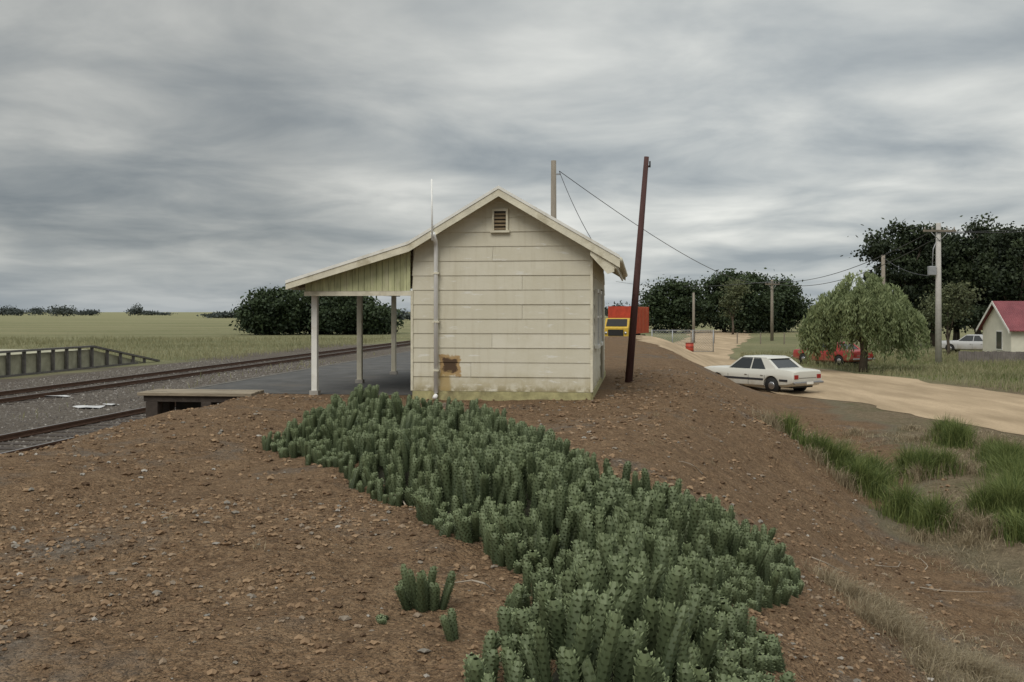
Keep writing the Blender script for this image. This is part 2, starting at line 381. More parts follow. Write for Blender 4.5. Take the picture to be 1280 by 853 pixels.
while z<3.68:
    z1=min(z+pit,3.70)
    l0,h0=lims(z); l1,h1=lims(z1)
    cuts=[0,1]
    if h0-l0>2: cuts=[0,random.choice([.33,.62,.8,.45]),1] if i%2 else [0,1]
    for a,bb in zip(cuts[:-1],cuts[1:]):
        g=.003
        A=l0+(h0-l0)*a+(g if a>0 else 0); B=l0+(h0-l0)*bb-(g if bb<1 else 0); A1=l1+(h1-l1)*a+(g if a>0 else 0); B1=l1+(h1-l1)*bb-(g if bb<1 else 0)
        rc=random.random(); off=random.uniform(0,.004)
        addboard([(A,-.025-off,z),(B,-.025-off,z),(B1,-.011-off,z1+.012),(A1,-.011-off,z1+.012),(A,-.001,z),(B,-.001,z),(B1,-.001,z1+.012),(A1,-.001,z1+.012)],rc)
    if z<2.45:
        zz=min(z1,2.66); rc=random.random()
        for ux,sg in ((3.3,1),(0.0,-1)):
            addboard([(ux+sg*.025,0,z),(ux+sg*.025,LB,z),(ux+sg*.011,LB,zz+.012),(ux+sg*.011,0,zz+.012),(ux+sg*.001,0,z),(ux+sg*.001,LB,z),(ux+sg*.001,LB,zz+.012),(ux+sg*.001,0,zz+.012)],rc)
    z+=pit; i+=1
big('weatherboards',V,F,M_board,np.array(CO),st)
M_plinth=simple('base_board_mat',(.38,.35,.18),.8,.35,5,.3,dirt=(.12,.09,.05))
boxes('base_boards',[(-.01,3.32,-.045,-.002,-.05,.125),(3.303,3.345,-.002,LB,-.05,.125)],M_plinth,st)
boxes('corner_stops',[(3.30,3.345,-.046,.05,.13,2.72),(-.045,-.001,-.046,.05,.13,2.0)],M_trim,st,.004)
tp=[(-2.3,rz(-2.3)),(-.02,2.85),(1.65,3.84),(3.78,2.61)]
for k,nm in enumerate(['verandah_roof','roof_left','roof_right']):
    p,q=tp[k],tp[k+1]; prism(nm,[(p[0],p[1]),(q[0],q[1]),(q[0],q[1]-.05),(p[0],p[1]-.05)],-.30,LB+.3,M_roof,st)
for vv,nm in ((-.335,'barge_front'),(LB+.302,'barge_back')):
    up=[(-2.36,tp[0][1]-.005),(-.02,2.875),(1.65,3.868),(3.84,2.59)]; dn=[(u,z-(.17 if i<3 else .20)) for i,(u,z) in enumerate(up)]
    dn[0]=(-2.36,up[0][1]-.15)
    for k in range(3):
        prism(nm+'_%d'%k,[up[k],up[k+1],dn[k+1],dn[k]],vv,vv+.033,M_trim,st)
        prism(nm+'_cap_%d'%k,[(up[k][0],up[k][1]+.022),(up[k+1][0],up[k+1][1]+.022),(up[k+1][0],up[k+1][1]-.035),(up[k][0],up[k][1]-.035)],vv-.014,vv-.001,M_white,st)
for k in range(1,3):
    p,q=tp[k],tp[k+1]; prism('soffit_%d'%k,[(p[0],p[1]-.053),(q[0],q[1]-.053),(q[0],q[1]-.068),(p[0],p[1]-.068)],-.299,LB+.29,M_trim,st)
boxes('eave_fascia',[(3.745,3.775,-.29,LB+.28,2.38,2.555)],M_trim,st)
prism('eave_return',[(3.31,2.80),(3.74,2.55),(3.74,2.32),(3.62,2.28),(3.31,2.62)],-.298,-.27,M_trim,st)
tube('gutter',[(3.84,-.28,2.53),(3.84,LB+.28,2.53)],.055,M_trim,st)
boxes('verandah_fascia',[(-2.33,-2.303,-.29,LB+.28,2.02,2.15)],M_trim,st)
pv=[.3,3.4,6.5]
for k,v in enumerate(pv):
    box('verandah_post_%d'%k,-2.06,-1.95,v-.055,v+.055,-.02,1.99,M_white if k==0 else M_cream,st,.006)
    box('post_shoe_%d'%k,-2.09,-1.92,v-.085,v+.085,-.02,.09,M_conc,st)
box('verandah_beam',-2.07,-1.94,-.02,LB,1.992,2.13,M_cream,st)
for k in range(8):
    v=.2+k*.93; q=[(-2.28,rz(-2.28)-.055),(-.05,2.785),(-.05,2.70),(-2.28,rz(-2.28)-.13)]
    prism('rafter_%d'%k,q,v,v+.05,M_wood,st)
u=-2.08;k=0
while u<-.06:
    u1=min(u+.115,-.05); 
    prism('infill_board_%d'%k,[(u,1.99),(u1-.006,1.99),(u1-.006,rz(u1)-.06),(u,rz(u)-.06)],-.035-random.random()*.006,-.006,M_green,st); u+=.115;k+=1
box('infill_bottom_rail',-2.10,-.03,-.055,-.008,1.90,1.985,M_trim,st)
boxes('vent_frame',[(1.49,1.53,-.075,-.02,3.10,3.50),(1.75,1.79,-.075,-.02,3.10,3.50),(1.53,1.75,-.074,-.02,3.455,3.50),(1.46,1.82,-.085,-.02,3.06,3.10)],M_trim,st)
box('vent_back',1.53,1.75,-.045,-.033,3.10,3.455,M_dark,st)
V=[];F=[]
for k in range(5):
    z0=3.115+k*.067
    o=len(V); V+=[(1.53,-.075,z0),(1.75,-.075,z0),(1.75,-.045,z0+.04),(1.53,-.045,z0+.04),(1.53,-.071,z0-.008),(1.75,-.071,z0-.008),(1.75,-.041,z0+.032),(1.53,-.041,z0+.032)]
    F+=[tuple(i+o for i in f) for f in [(0,1,2,3),(4,7,6,5),(0,4,5,1),(1,5,6,2),(2,6,7,3),(3,7,4,0)]]
pyd('vent_louvres',V,F,simple('louvre_mat',(.20,.15,.09),.8,.3),st)
M_pipe=simple('pipe_white_mat',(.84,.84,.82),.4,.04,5,.03)
tubes('downpipe',[([(.45,-.11,.10),(.45,-.11,2.78),(.45,-.16,2.9),(.45,-.39,3.03)],.042),([(.45,-.11,.12),(.45,-.13,.05),(.45,-.24,.02)],.042)],M_pipe,st,12)
tube('aerial_mast',[(.44,-.40,2.9),(.43,-.40,4.02)],.017,M_pipe,st)
boxes('pipe_clips',[(.39,.51,-.158,-.03,z,z+.03) for z in (.5,1.4,2.3)],M_trim,st)
box('side_door',3.325,3.36,4.2,5.05,.08,2.1,simple('door_mat',(.25,.22,.16),.6,.2),st)
for k,v in enumerate((1.3,2.8)):
    boxes('window_frame_%d'%k,[(3.32,3.375,v,v+.07,.95,2.05),(3.32,3.375,v+.83,v+.9,.95,2.05),(3.32,3.375,v+.07,v+.83,1.98,2.05),(3.32,3.40,v-.03,v+.93,.88,.95),(3.32,3.365,v+.07,v+.83,1.47,1.52)],M_white,st)
    box('window_glass_%d'%k,3.318,3.34,v+.07,v+.83,.95,1.98,M_glass,st)
boxes('platform_door',[(-.06,-.02,2.4,3.25,.05,2.05)],M_green,st)

pf=empty('station_platform',(OX,OY,0),-TH)
box('surface',-4.9,-.06,.45,47,-1.05,.012,M_asph,pf)
box('coping',-5.05,-4.903,.45,47,-.16,.018,M_cop,pf)
boxes('face_posts',[(-5.0,-4.905,v-.08,v+.08,-1.1,-.165) for v in np.arange(1,46,1.8)],M_darkwood,pf)
dk=empty('timber_platform_end',(OX,OY,0),-TH)
boxes('planks',[(-5.25,-3.05+random.uniform(-.06,.06),-.42+k*.21,-.42+k*.21+.195,.015+.006*(k%2),.075+.006*(k%2)) for k in range(4)],simple('deck_plank_mat',(.27,.225,.165),.85,.3,5,.5,stretch=(.3,1,1)),dk,.006)
boxes('bearers',[(-5.15,-3.2,-.36,-.26,-.10,.013),(-5.15,-3.2,.2,.3,-.10,.013)],M_darkwood,dk)
boxes('stumps',[(-5.1,-4.86,-.38,-.14,-1.1,-.102),(-5.1,-4.86,.12,.34,-1.1,-.102),(-4.0,-3.8,-.38,-.2,-.6,-.102)],M_darkwood,dk,.01)

# ---------------- tracks
def track(u0,g=1.6,v0=-45,v1=260):
    e=empty('railway_track',(OX,OY,0),-TH)
    L=[];T=[]
    for uu in (u0,u0-g):
        L+=[(uu-.065,uu+.065,v0,v1,-.93,-.905),(uu-.012,uu+.012,v0,v1,-.905,-.845),(uu-.033,uu+.033,v0,v1,-.845,-.812)]
        T.append((uu-.028,uu+.028,v0,v1,-.812,-.808))
    boxes('rails',L,M_steel,e); boxes('rail_heads',T,M_railtop,e)
    SL=[]
    v=v0
    while v<140:
        SL.append((u0-g/2-1.3+random.uniform(-.06,.06),u0-g/2+1.3+random.uniform(-.06,.06),v,v+.24,-1.06,-.932+random.uniform(-.008,0)));v+=.66+random.uniform(-.03,.03)
    boxes('sleepers',SL,M_darkwood,e)
track(-6.6); track(-13.4)

lp=empty('loading_platform',(OX,OY,0),-TH)
def side(uface,uback,z0,mat,nm):
    V=[(uface,-30,-1.1),(uface,24,-1.1),(uface,30,-1.1),(uface,24,z0),(uface,-30,z0),(uback,-30,-1.1),(uback,24,-1.1),(uback,30,-1.1),(uback,24,z0),(uback,-30,z0)]
    F=[(0,1,3,4),(1,2,3),(5,9,8,6),(6,8,7),(4,3,8,9),(3,2,7,8),(0,4,9,5)]
    pyd(nm,V,F,mat,lp)
side(-20.45,-25,-.10,simple('loading_face_mat',(.36,.345,.25),.9,.3,2,.3),'body')
boxes('posts',[(-20.42,-20.30,v-.05,v+.05,-1.05,.0) for v in np.arange(-29,24.2,1.0)]+[(-20.42,-20.30,v-.05,v+.05,-1.05,.0-(v-24)*.155) for v in (25.3,26.5,27.7,28.8)],M_greyp,lp)
boxes('top_beam',[(-20.44,-20.24,-30,24,.002,.08)],M_greyp,lp)
pyd('ramp_beam',[(-20.44,24,.002),(-20.24,24,.002),(-20.24,24,.08),(-20.44,24,.08),(-20.44,30.2,-.95),(-20.24,30.2,-.95),(-20.24,30.2,-.87),(-20.44,30.2,-.87)],[(0,1,2,3),(4,5,6,7),(0,1,5,4),(1,2,6,5),(2,3,7,6),(3,0,4,7)],M_greyp,lp)
boxes('bottom_beam',[(-20.44,-20.26,-30,28,-.98,-.88)],M_greyp,lp)
def scrap(name,u,v,r,mat):
    x,y=W(u,v); n=9; V=[(x,y,H(x,y)+.06)]
    for k in range(n):
        a=k/n*6.283; q=r*random.uniform(.5,1.1); xx=x+math.cos(a)*q*1.6; yy=y+math.sin(a)*q; V.append((xx,yy,float(H(xx,yy))+.02+random.uniform(0,.05)))
    pyd(name,V,[(0,1+k,1+(k+1)%n) for k in range(n)],mat)
MS=simple('scrap_mat',(.5,.5,.5),.7,.15)
scrap('scrap_sheet',-10.3,6.5,.35,MS); scrap('scrap_sheet',-10.0,7.2,.2,MS); scrap('scrap_sheet',-13.0,9.5,.25,MS)

# ---------------- succulents
POLY=np.array([(-3.0,12.9),(-2.6,14.0),(-1.8,13.7),(-.9,12.6),(.0,11.5),(.6,10.4),(.8,9.7),(.8,9.1),(1.2,8.9),(1.7,9.1),(2.2,9.0),(2.4,8.6),(2.15,7.8),(1.75,6.9),(1.4,5.9),(1.25,4.6),(.8,3.0),(.1,3.0),(-.15,3.7),(-.15,4.75),(.12,5.35),(.1,5.8),(-.35,6.8),(-.9,8.3),(-1.5,9.4),(-2.3,11.0),(-2.9,11.9)])
def pdist(x,y):
    x=np.asarray(x,float);y=np.asarray(y,float); ins=np.zeros(x.shape,bool); dm=np.full(x.shape,1e9)
    n=len(POLY)
    for i in range(n):
        a=POLY[i];b=POLY[(i+1)%n]
        cnd=((a[1]>y)!=(b[1]>y)); xx=(b[0]-a[0])*(y-a[1])/(b[1]-a[1]+1e-12)+a[0]
        ins^=cnd&(x<xx)
        ab=b-a; tt=np.clip(((x-a[0])*ab[0]+(y-a[1])*ab[1])/(ab@ab),0,1)
        dm=np.minimum(dm,np.hypot(x-a[0]-tt*ab[0],y-a[1]-tt*ab[1]))
    return np.where(ins,dm,-dm)
def stems(name,x,y,zb,L,r,lean,mat):
    n=len(x); RN=9; SD=7
    Vs=[];Fs=[];Cs=[]
    prof=lambda f: np.where(f<.12,.78,np.where(f<.80,1.0,np.sqrt(np.maximum(0.02,1-((f-.80)/.215)**2))))
    WN=14; LN=7
    rc=rng.random(n)
    ax=np.stack([lean[:,0],lean[:,1],np.ones(n)],-1); ax/=np.linalg.norm(ax,axis=1)[:,None]
    t1=np.cross(ax,np.array([0,1.,0])); t1/=np.linalg.norm(t1,axis=1)[:,None]; t2=np.cross(ax,t1)
    B=np.stack([x,y,zb],-1)
    curve=rng.normal(0,.08,(n,2))
    def pos(f,rad,ang):
        p=B[:,None]+ax[:,None]*(f*L[:,None])[...,None]
        p=p+(t1[:,None]*(np.cos(ang)*rad)[...,None])+(t2[:,None]*(np.sin(ang)*rad)[...,None])
        p[...,0]+=curve[:,0:1]*L[:,None]*f**2; p[...,1]+=curve[:,1:2]*L[:,None]*f**2
        return p
    fr=np.linspace(0,1,RN); ang=np.arange(SD)/SD*6.283
    ff=np.repeat(fr,SD)[None]*np.ones((n,1)); aa=np.tile(ang,RN)[None]*np.ones((n,1))
    P=pos(ff,prof(ff)*r[:,None]*.86,aa)
    q=[]
    for i in range(RN-1):
        for k in range(SD): q.append((i*SD+k,i*SD+(k+1)%SD,(i+1)*SD+(k+1)%SD,(i+1)*SD+k))
    q=np.array(q); Vs.append(P.reshape(-1,3)); Fs.append((q[None]+(np.arange(n)*RN*SD)[:,None,None]).reshape(-1,4))
    Cs.append(np.stack([(.04+.34*ff**2+.12*rc[:,None]).ravel()]*3,-1)); off=n*RN*SD  # core colour darkens toward the base, painting in shade between stems
    K=WN*LN
    wf=(np.repeat(np.arange(WN),LN)+.3)/WN; wa=np.tile(np.arange(LN),WN)/LN*6.283+np.repeat(np.arange(WN),LN)*.45
    F0=wf[None]*.97*np.ones((n,1)); A0=wa[None]+rng.uniform(0,6.28,(n,1))+rng.normal(0,.10,(n,K))
    pr=prof(F0)*r[:,None]
    dl=.055+rng.normal(0,.008,(n,K))
    b0=pos(F0,pr*.7,A0); mL=pos(F0+dl*.35,pr*.98,A0-.28); mR=pos(F0+dl*.35,pr*.98,A0+.28); tpp=pos(F0+dl*.95,pr*1.17,A0)
    Q=np.stack([b0,mL,tpp,mR],2).reshape(-1,3)
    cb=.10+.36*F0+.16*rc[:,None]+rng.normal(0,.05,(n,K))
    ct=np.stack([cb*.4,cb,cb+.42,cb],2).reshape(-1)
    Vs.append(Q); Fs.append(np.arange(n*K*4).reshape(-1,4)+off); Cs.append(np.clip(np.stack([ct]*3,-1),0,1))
    return big(name,np.concatenate(Vs),np.concatenate(Fs),mat,np.concatenate(Cs))
M_succ=leafmat('succulent_mat',(.020,.034,.015),(.30,.355,.185),0.0,.55)
SPC=.086
gx,gy=np.meshgrid(np.arange(-3.2,3,SPC),np.arange(2.8,14.6,SPC)); x=gx.ravel()+rng.normal(0,.026,gx.size); y=gy.ravel()+rng.normal(0,.026,gx.size)
cx=(np.floor(x/.34)+.5)*.34+ (vn(x//.34*3.1,y//.34*2.7,40)-.5)*.2; cy=(np.floor(y/.34)+.5)*.34+(vn(x//.34*1.7,y//.34*5.3,41)-.5)*.2
d=pdist(x,y)+ (vn(x*2.2,y*2.2,42)-.5)*.34
k=(d>0)&(rng.random(len(x))<.95); x=x[k];y=y[k];d=d[k];cx=cx[k];cy=cy[k]
def dome(x,y,d):
    k=.82+.22*sm((y-9.5)/3)
    return (.13+.34*sm(d/.55))*(.50+.95*vn(x*1.5,y*1.5,43))*k
h=dome(x,y,d)+rng.normal(0,.06,len(x))
h=np.clip(h,.09,.68)
L=np.minimum(h+.04,rng.uniform(.26,.42,len(x))); r=rng.uniform(.026,.041,len(x))
gr=np.stack([(x-cx),(y-cy)],-1)*1.1
lean=np.clip(gr+rng.normal(0,.12,(len(x),2)),-.4,.4)
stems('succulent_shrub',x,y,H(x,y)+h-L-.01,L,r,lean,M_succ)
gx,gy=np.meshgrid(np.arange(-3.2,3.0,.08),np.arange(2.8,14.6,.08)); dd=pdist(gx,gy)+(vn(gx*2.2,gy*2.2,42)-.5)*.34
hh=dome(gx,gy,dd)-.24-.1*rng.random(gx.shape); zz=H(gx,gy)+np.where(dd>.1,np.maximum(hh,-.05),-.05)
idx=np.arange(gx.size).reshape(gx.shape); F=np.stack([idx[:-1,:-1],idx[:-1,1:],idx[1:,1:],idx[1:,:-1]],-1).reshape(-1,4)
big('shrub_shade_fill',np.stack([gx,gy,zz],-1).reshape(-1,3),F,simple('shrub_litter_mat',(.03,.03,.018),.9,.4,20))  # near-black sheet under the stem tips, painted shade inside the shrub
def clump(cx,cy,n,R,hh):
    a=rng.uniform(0,6.28,n); q=R*np.sqrt(rng.random(n)); x=cx+np.cos(a)*q; y=cy+np.sin(a)*q
    L=rng.uniform(.6,1,n)*hh; stems('succulent_plant',x,y,H(x,y)-.02,L,rng.uniform(.020,.028,n),np.stack([np.cos(a),np.sin(a)],-1)*q[:,None]/R*.4,M_succ)
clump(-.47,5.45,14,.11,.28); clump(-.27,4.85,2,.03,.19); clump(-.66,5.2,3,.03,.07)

# ---------------- grass
def grass(name,x,y,h,wd,mat,bend=.5,z=None,cr=None):
    n=len(x); a=rng.uniform(0,6.283,n); b=rng.uniform(0,6.283,n); bd=np.abs(rng.normal(bend,bend*.5,n))*h
    z=H(x,y)-.01 if z is None else z
    dx,dy=np.cos(b),np.sin(b); wx,wy=np.cos(a)*wd*.5,np.sin(a)*wd*.5
    P=np.zeros((n,5,3)); 
    P[:,0]=np.stack([x-wx,y-wy,z],-1);P[:,1]=np.stack([x+wx,y+wy,z],-1)
    mx,my,mz=x+dx*bd*.3,y+dy*bd*.3,z+h*.55
    P[:,2]=np.stack([mx+wx*.8,my+wy*.8,mz],-1);P[:,3]=np.stack([mx-wx*.8,my-wy*.8,mz],-1)
    P[:,4]=np.stack([x+dx*bd,y+dy*bd,z+h*(1-.35*np.clip(bd/h,0,1))],-1)
    F=np.array([(0,1,2),(0,2,3),(3,2,4)]); F=(F[None]+(np.arange(n)*5)[:,None,None]).reshape(-1,3)
    cr=rng.random(n) if cr is None else cr
    return big(name,P.reshape(-1,3),F,mat,np.repeat(np.clip(cr,0,1),5)[:,None]*np.ones((1,3)))
M_dry=leafmat('dry_grass_mat',(.19,.15,.09),(.46,.385,.26),.3)
M_grn=leafmat('green_grass_mat',(.05,.085,.022),(.25,.29,.10),.3)
M_fld=leafmat('field_grass_mat',(.17,.175,.085),(.37,.34,.20),.3)
def tufts(name,cs,mat,nper,R,h,wd,bend=.5):
    xs=[];ys=[];hs=[]
    for (cx,cy,sc) in cs:
        n=int(nper*sc); a=rng.uniform(0,6.28,n); q=np.abs(rng.normal(0,R*.6,n))*sc**.5; xs.append(cx+np.cos(a)*q); ys.append(cy+np.sin(a)*q); hs.append(h*sc**.4*rng.uniform(.3,1,n)*np.exp(-(q/(R*1.5))**2))
    x=np.concatenate(xs);y=np.concatenate(ys);hh=np.concatenate(hs)+.03; return grass(name,x,y,hh,np.full(len(x),wd),mat,bend)
GT=[(6.1,18.1,1.7),(6.4,18.4,1.2),(10.9,24.3,1.8),(7.5,15.6,2.4),(7.9,16.2,2.2),(8.3,19.7,1.6),(9.4,18.6,2.2),(8.9,17.4,2.0),(7.6,14.6,.7),(10.3,20.6,1.6)]
tufts('grass_tufts',[(a+dx*rng.normal(0,.38),b+rng.normal(0,.4),s*rng.uniform(.4,.9)) for a,b,s in GT for dx in (1,1,1,1)],M_grn,700,.34,.72,.012,.45)
tufts('dry_grass',[(a+rng.normal(0,.7),b+rng.normal(0,.8),s*.5) for a,b,s in GT for _ in range(3)],M_dry,350,.4,.45,.010,.6)
n=60000; x=rng.uniform(1.8,13,n); y=rng.uniform(4.5,27,n); u,v=uv(x,y); k=(u>ub(v)-.3+(vn(x,y,52)-.5)*1.2)&(vn(x*1.3,y*1.3,50)>.25+.2*(y>13))&(x<y*.56)&(x<12.8)
grass('dry_grass',x[k],y[k],rng.uniform(.03,.14,k.sum()),.004+.0005*y[k],M_dry,1.3)
tufts('dry_grass',[(rng.uniform(2.9,5.0),rng.uniform(6.0,9.3),rng.uniform(.5,1.2)) for _ in range(38)],M_dry,460,.3,.28,.005,1.0)
tufts('dry_grass',[(rng.uniform(7.5,13),rng.uniform(13,27),rng.uniform(.6,1.2)) for _ in range(40)],M_dry,260,.5,.26,.012,.8)
tufts('dry_weeds',[(rng.uniform(-3,6),rng.uniform(6,17),rng.uniform(.3,.8)) for _ in range(26)],M_dry,34,.09,.09,.004,1.0)
def patch(name,n,xr,yr,h,wd,mat,cond,sd=60,th=.3,bend=.4):
    x=rng.uniform(*xr,n);y=rng.uniform(*yr,n);u,v=uv(x,y);k=cond(x,y,u,v)&(vn(x*.4,y*.4,sd)>th*rng.random(n)*2); x=x[k];y=y[k]
    grass(name,x,y,h*rng.uniform(.4,1,len(x))*(.5+vn(x*.3,y*.3,sd+1)),np.full(len(x),wd),mat,bend,cr=.25+.5*vn(x*.25,y*.25,sd+2)+rng.normal(0,.15,len(x)))
rn=np.array([(17,27),(25,23.5),(33,21),(40,19.4),(48,18.6),(56,17.2),(62,15.6),(66,14.9),(78,17.5),(95,22)],float)
patch('roadside_grass',42000,(15,45),(32,75),.55,.03,M_fld,lambda x,y,u,v:(x>np.interp(y,rn[:,0],rn[:,1])+.3)&(x<y*.56))
patch('roadside_grass',26000,(15,45),(38,75),.35,.03,M_grn,lambda x,y,u,v:(x>np.interp(y,rn[:,0],rn[:,1])+.8)&(x<y*.56),70,.6)
patch('field_grass',40000,(-60,0),(30,95),.45,.035,M_fld,lambda x,y,u,v:(u<-18.2+vn(x*.2,y*.2,3)*1.5)&((u<-25.5)|(v>30.5))&(x>-y*.56),80,.3)
patch('trackside_weeds',2500,(-12,0),(20,60),.3,.03,M_fld,lambda x,y,u,v:(u<-10)&(u>-12.5),81,.7)
TW=[]
for (x,y,ang,l) in [(-.9,8.4,1.7,.6),(-.1,5.7,2.2,.35),(3.1,10.3,.2,.7),(4.6,12.6,.5,1.2),(5.0,12.2,-.3,1.0),(2.3,12,2.8,.3),(5.6,13.5,.9,.9)]:
    P=[];
    for k in range(5):
        q=l*k/4; xx=x+math.cos(ang+.12*k)*q; yy=y+math.sin(ang+.12*k)*q; P.append((xx,yy,float(H(xx,yy))+.02+.03*math.sin(k)))
    TW.append((P,[.007,.006,.005,.004,.003]))
tubes('fallen_twigs',TW,simple('twig_mat',(.35,.30,.24),.8,.2))

# ---------------- trees
def leaves(P,size,colr,asp=.55):
    n=len(P); d=rng.normal(0,1,(n,3)); d/=np.linalg.norm(d,axis=1)[:,None]; e=np.cross(d,rng.normal(0,1,(n,3))); e/=np.linalg.norm(e,axis=1)[:,None]
    s=size*rng.uniform(.6,1.3,n)[:,None]
    Q=np.stack([P-d*s*.5,P+e*s*asp*.5,P+d*s*.5,P-e*s*asp*.5],1).reshape(-1,3)
    return Q,np.arange(n*4).reshape(-1,4),np.repeat(np.clip(colr,0,1),4)[:,None]*np.ones((1,3))
M_bark=simple('bark_mat',(.11,.09,.07),.9,.3,5,.6)
def tree(name,x,y,z,blobs,ncl,per,csz,leaf,mat,trunk_h,tr,gap=.25,flat=1.0):
    e=empty(name,(x,y,z)); Ps=[];Cl=[]
    bl=np.array(blobs,float); vol=(bl[:,3]*bl[:,4]*bl[:,5])**(2/3); vol/=vol.sum()
    limbs=[([(0,0,-.2),(0.05,0,trunk_h*.5),(-.05,.03,trunk_h),(0,0,bl[0,2])],[tr*1.25,tr,tr*.75,tr*.3])]
    for b in bl: limbs.append(([(0,0,trunk_h*.7),(b[0]*.5,b[1]*.5,(trunk_h+b[2])*.5),(b[0],b[1],b[2])],[tr*.55,tr*.4,tr*.15]))
    for i in range(ncl):
        b=bl[rng.choice(len(bl),p=vol)]
        d=rng.normal(0,1,3); d/=np.linalg.norm(d); q=rng.uniform(.45,1.12)
        cpt=b[:3]+d*b[3:6]*q
        if rng.random()<gap*.5 : continue
        n=int(per*rng.uniform(.5,1.4)); cs=csz*rng.uniform(.6,1.5)
        pts=cpt+rng.normal(0,1,(n,3))*np.array([cs,cs,cs*.6*flat]); Ps.append(pts)
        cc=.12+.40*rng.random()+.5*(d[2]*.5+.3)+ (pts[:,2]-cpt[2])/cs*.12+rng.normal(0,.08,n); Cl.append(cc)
        if i%5==0: limbs.append(([tuple(b[:3]*.8+np.array([0,0,trunk_h*.2])),tuple((b[:3]+cpt)/2),tuple(cpt)],[tr*.22,tr*.14,tr*.05]))
    Q,F,cc=leaves(np.concatenate(Ps),leaf,np.concatenate(Cl))
    big('crown',Q,F,mat,cc,e); tubes('trunk_and_limbs',limbs,M_bark,e,6)
    return e
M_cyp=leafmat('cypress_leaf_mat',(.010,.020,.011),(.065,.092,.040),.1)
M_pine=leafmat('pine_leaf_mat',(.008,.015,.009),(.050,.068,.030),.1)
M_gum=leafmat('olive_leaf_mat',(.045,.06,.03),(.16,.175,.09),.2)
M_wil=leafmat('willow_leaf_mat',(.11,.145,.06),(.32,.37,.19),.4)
def pos(px,Yd): return (px-640)/1244.4*Yd
Yd=112
for px,s,hh in ((346,.8,5.6),(392,.9,6.3),(432,.75,5.4),(462,.5,3.6)):
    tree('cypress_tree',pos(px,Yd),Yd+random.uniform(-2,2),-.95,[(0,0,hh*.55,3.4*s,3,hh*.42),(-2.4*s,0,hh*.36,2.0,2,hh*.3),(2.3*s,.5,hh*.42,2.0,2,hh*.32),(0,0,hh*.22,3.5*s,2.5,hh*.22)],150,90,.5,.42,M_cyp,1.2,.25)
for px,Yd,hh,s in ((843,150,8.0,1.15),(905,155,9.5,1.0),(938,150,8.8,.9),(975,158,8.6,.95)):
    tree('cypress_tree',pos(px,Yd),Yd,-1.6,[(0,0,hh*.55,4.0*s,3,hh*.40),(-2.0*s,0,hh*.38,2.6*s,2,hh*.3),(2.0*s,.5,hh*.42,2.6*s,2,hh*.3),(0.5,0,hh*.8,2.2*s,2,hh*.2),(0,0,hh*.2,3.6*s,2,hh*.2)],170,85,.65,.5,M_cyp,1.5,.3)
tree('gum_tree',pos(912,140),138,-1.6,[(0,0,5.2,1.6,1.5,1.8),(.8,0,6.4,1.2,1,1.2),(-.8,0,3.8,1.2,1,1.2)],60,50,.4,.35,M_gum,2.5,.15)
for px,Yd,hh,s in ((1126,88,11.6,.85),(1165,93,11.4,.85),(1222,92,12.0,1.0),(1272,86,10.8,1.0),(1195,96,10.8,.9),(1246,95,11.4,.9)):
    B=[(0,0,hh*.5,2.6*s,2.4,hh*.34),(0,0,hh*.86,1.3,1.0,hh*.12)]
    for k in range(8): 
        a=k*2.4+px; B.append((math.cos(a)*2.5*s,math.sin(a)*1.8,hh*(.26+.085*k),1.5*s*(1.15-.05*k),1.3,.95))
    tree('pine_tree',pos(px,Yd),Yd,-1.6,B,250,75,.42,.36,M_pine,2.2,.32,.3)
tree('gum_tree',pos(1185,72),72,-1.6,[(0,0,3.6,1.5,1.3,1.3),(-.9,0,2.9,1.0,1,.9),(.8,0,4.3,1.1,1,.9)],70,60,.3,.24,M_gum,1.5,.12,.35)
def willow(x,y,z):
    e=empty('willow_tree',(x,y,z)); P=[];Cc=[];limbs=[([(0,0,-.2),(.1,0,1.0),(0,.1,2.2),(-.1,0,3.6)],[.26,.2,.16,.08])]
    tops=[(-1.3,0,3.9,1.3),(0,0,4.85,1.4),(1.3,.3,4.2,1.3),(-.4,-.9,3.9,1.2),(2.1,-.3,3.1,1.0),(-2.1,.2,3.0,.9),(.8,-.9,3.6,1.2),(.3,1.0,4.0,1.4)]
    for t_ in tops: limbs.append(([(0,0,1.6),(t_[0]*.5,t_[1]*.5,(t_[2]+1.6)*.55),(t_[0],t_[1],t_[2]-.1)],[.12,.08,.03]))
    for i in range(560):
        tpk=tops[rng.integers(len(tops))]; a=rng.uniform(0,6.28); q=tpk[3]*math.sqrt(rng.random())*.95
        sx=tpk[0]+math.cos(a)*q; sy=tpk[1]+math.sin(a)*q*.8; sz=tpk[2]+.5-(q/tpk[3])**2*1.0
        ln=min(rng.uniform(.4,3.1),sz-rng.uniform(.2,1.3)); n=int(14+ln*22); f=rng.random(n)
        o=math.hypot(sx,sy)+.01; out=.35*np.sqrt(f)
        p=np.stack([sx+sx/o*out+rng.normal(0,.08,n),sy+sy/o*out+rng.normal(0,.08,n),sz-ln*f+rng.normal(0,.05,n)],-1); P.append(p)
        Cc.append(.12+.55*rng.random()+.3*(1-f)+rng.normal(0,.1,n))
    P=np.concatenate(P); n=len(P); d=np.stack([rng.normal(0,.45,n),rng.normal(0,.45,n),-np.ones(n)],-1); ee=np.stack([rng.normal(0,1,n),rng.normal(0,1,n),np.zeros(n)],-1); ee/=np.linalg.norm(ee,axis=1)[:,None]
    s=rng.uniform(.06,.14,n)[:,None]
    Q=np.stack([P-d*s,P+ee*s*.4,P+d*s,P-ee*s*.4],1).reshape(-1,3)
    big('crown',Q,np.arange(n*4).reshape(-1,4),M_wil,np.repeat(np.clip(np.concatenate(Cc),0,1),4)[:,None]*np.ones((1,3)),e)
    tubes('trunk_and_limbs',limbs,M_bark,e)
willow(pos(1078,53),53,-1.6)
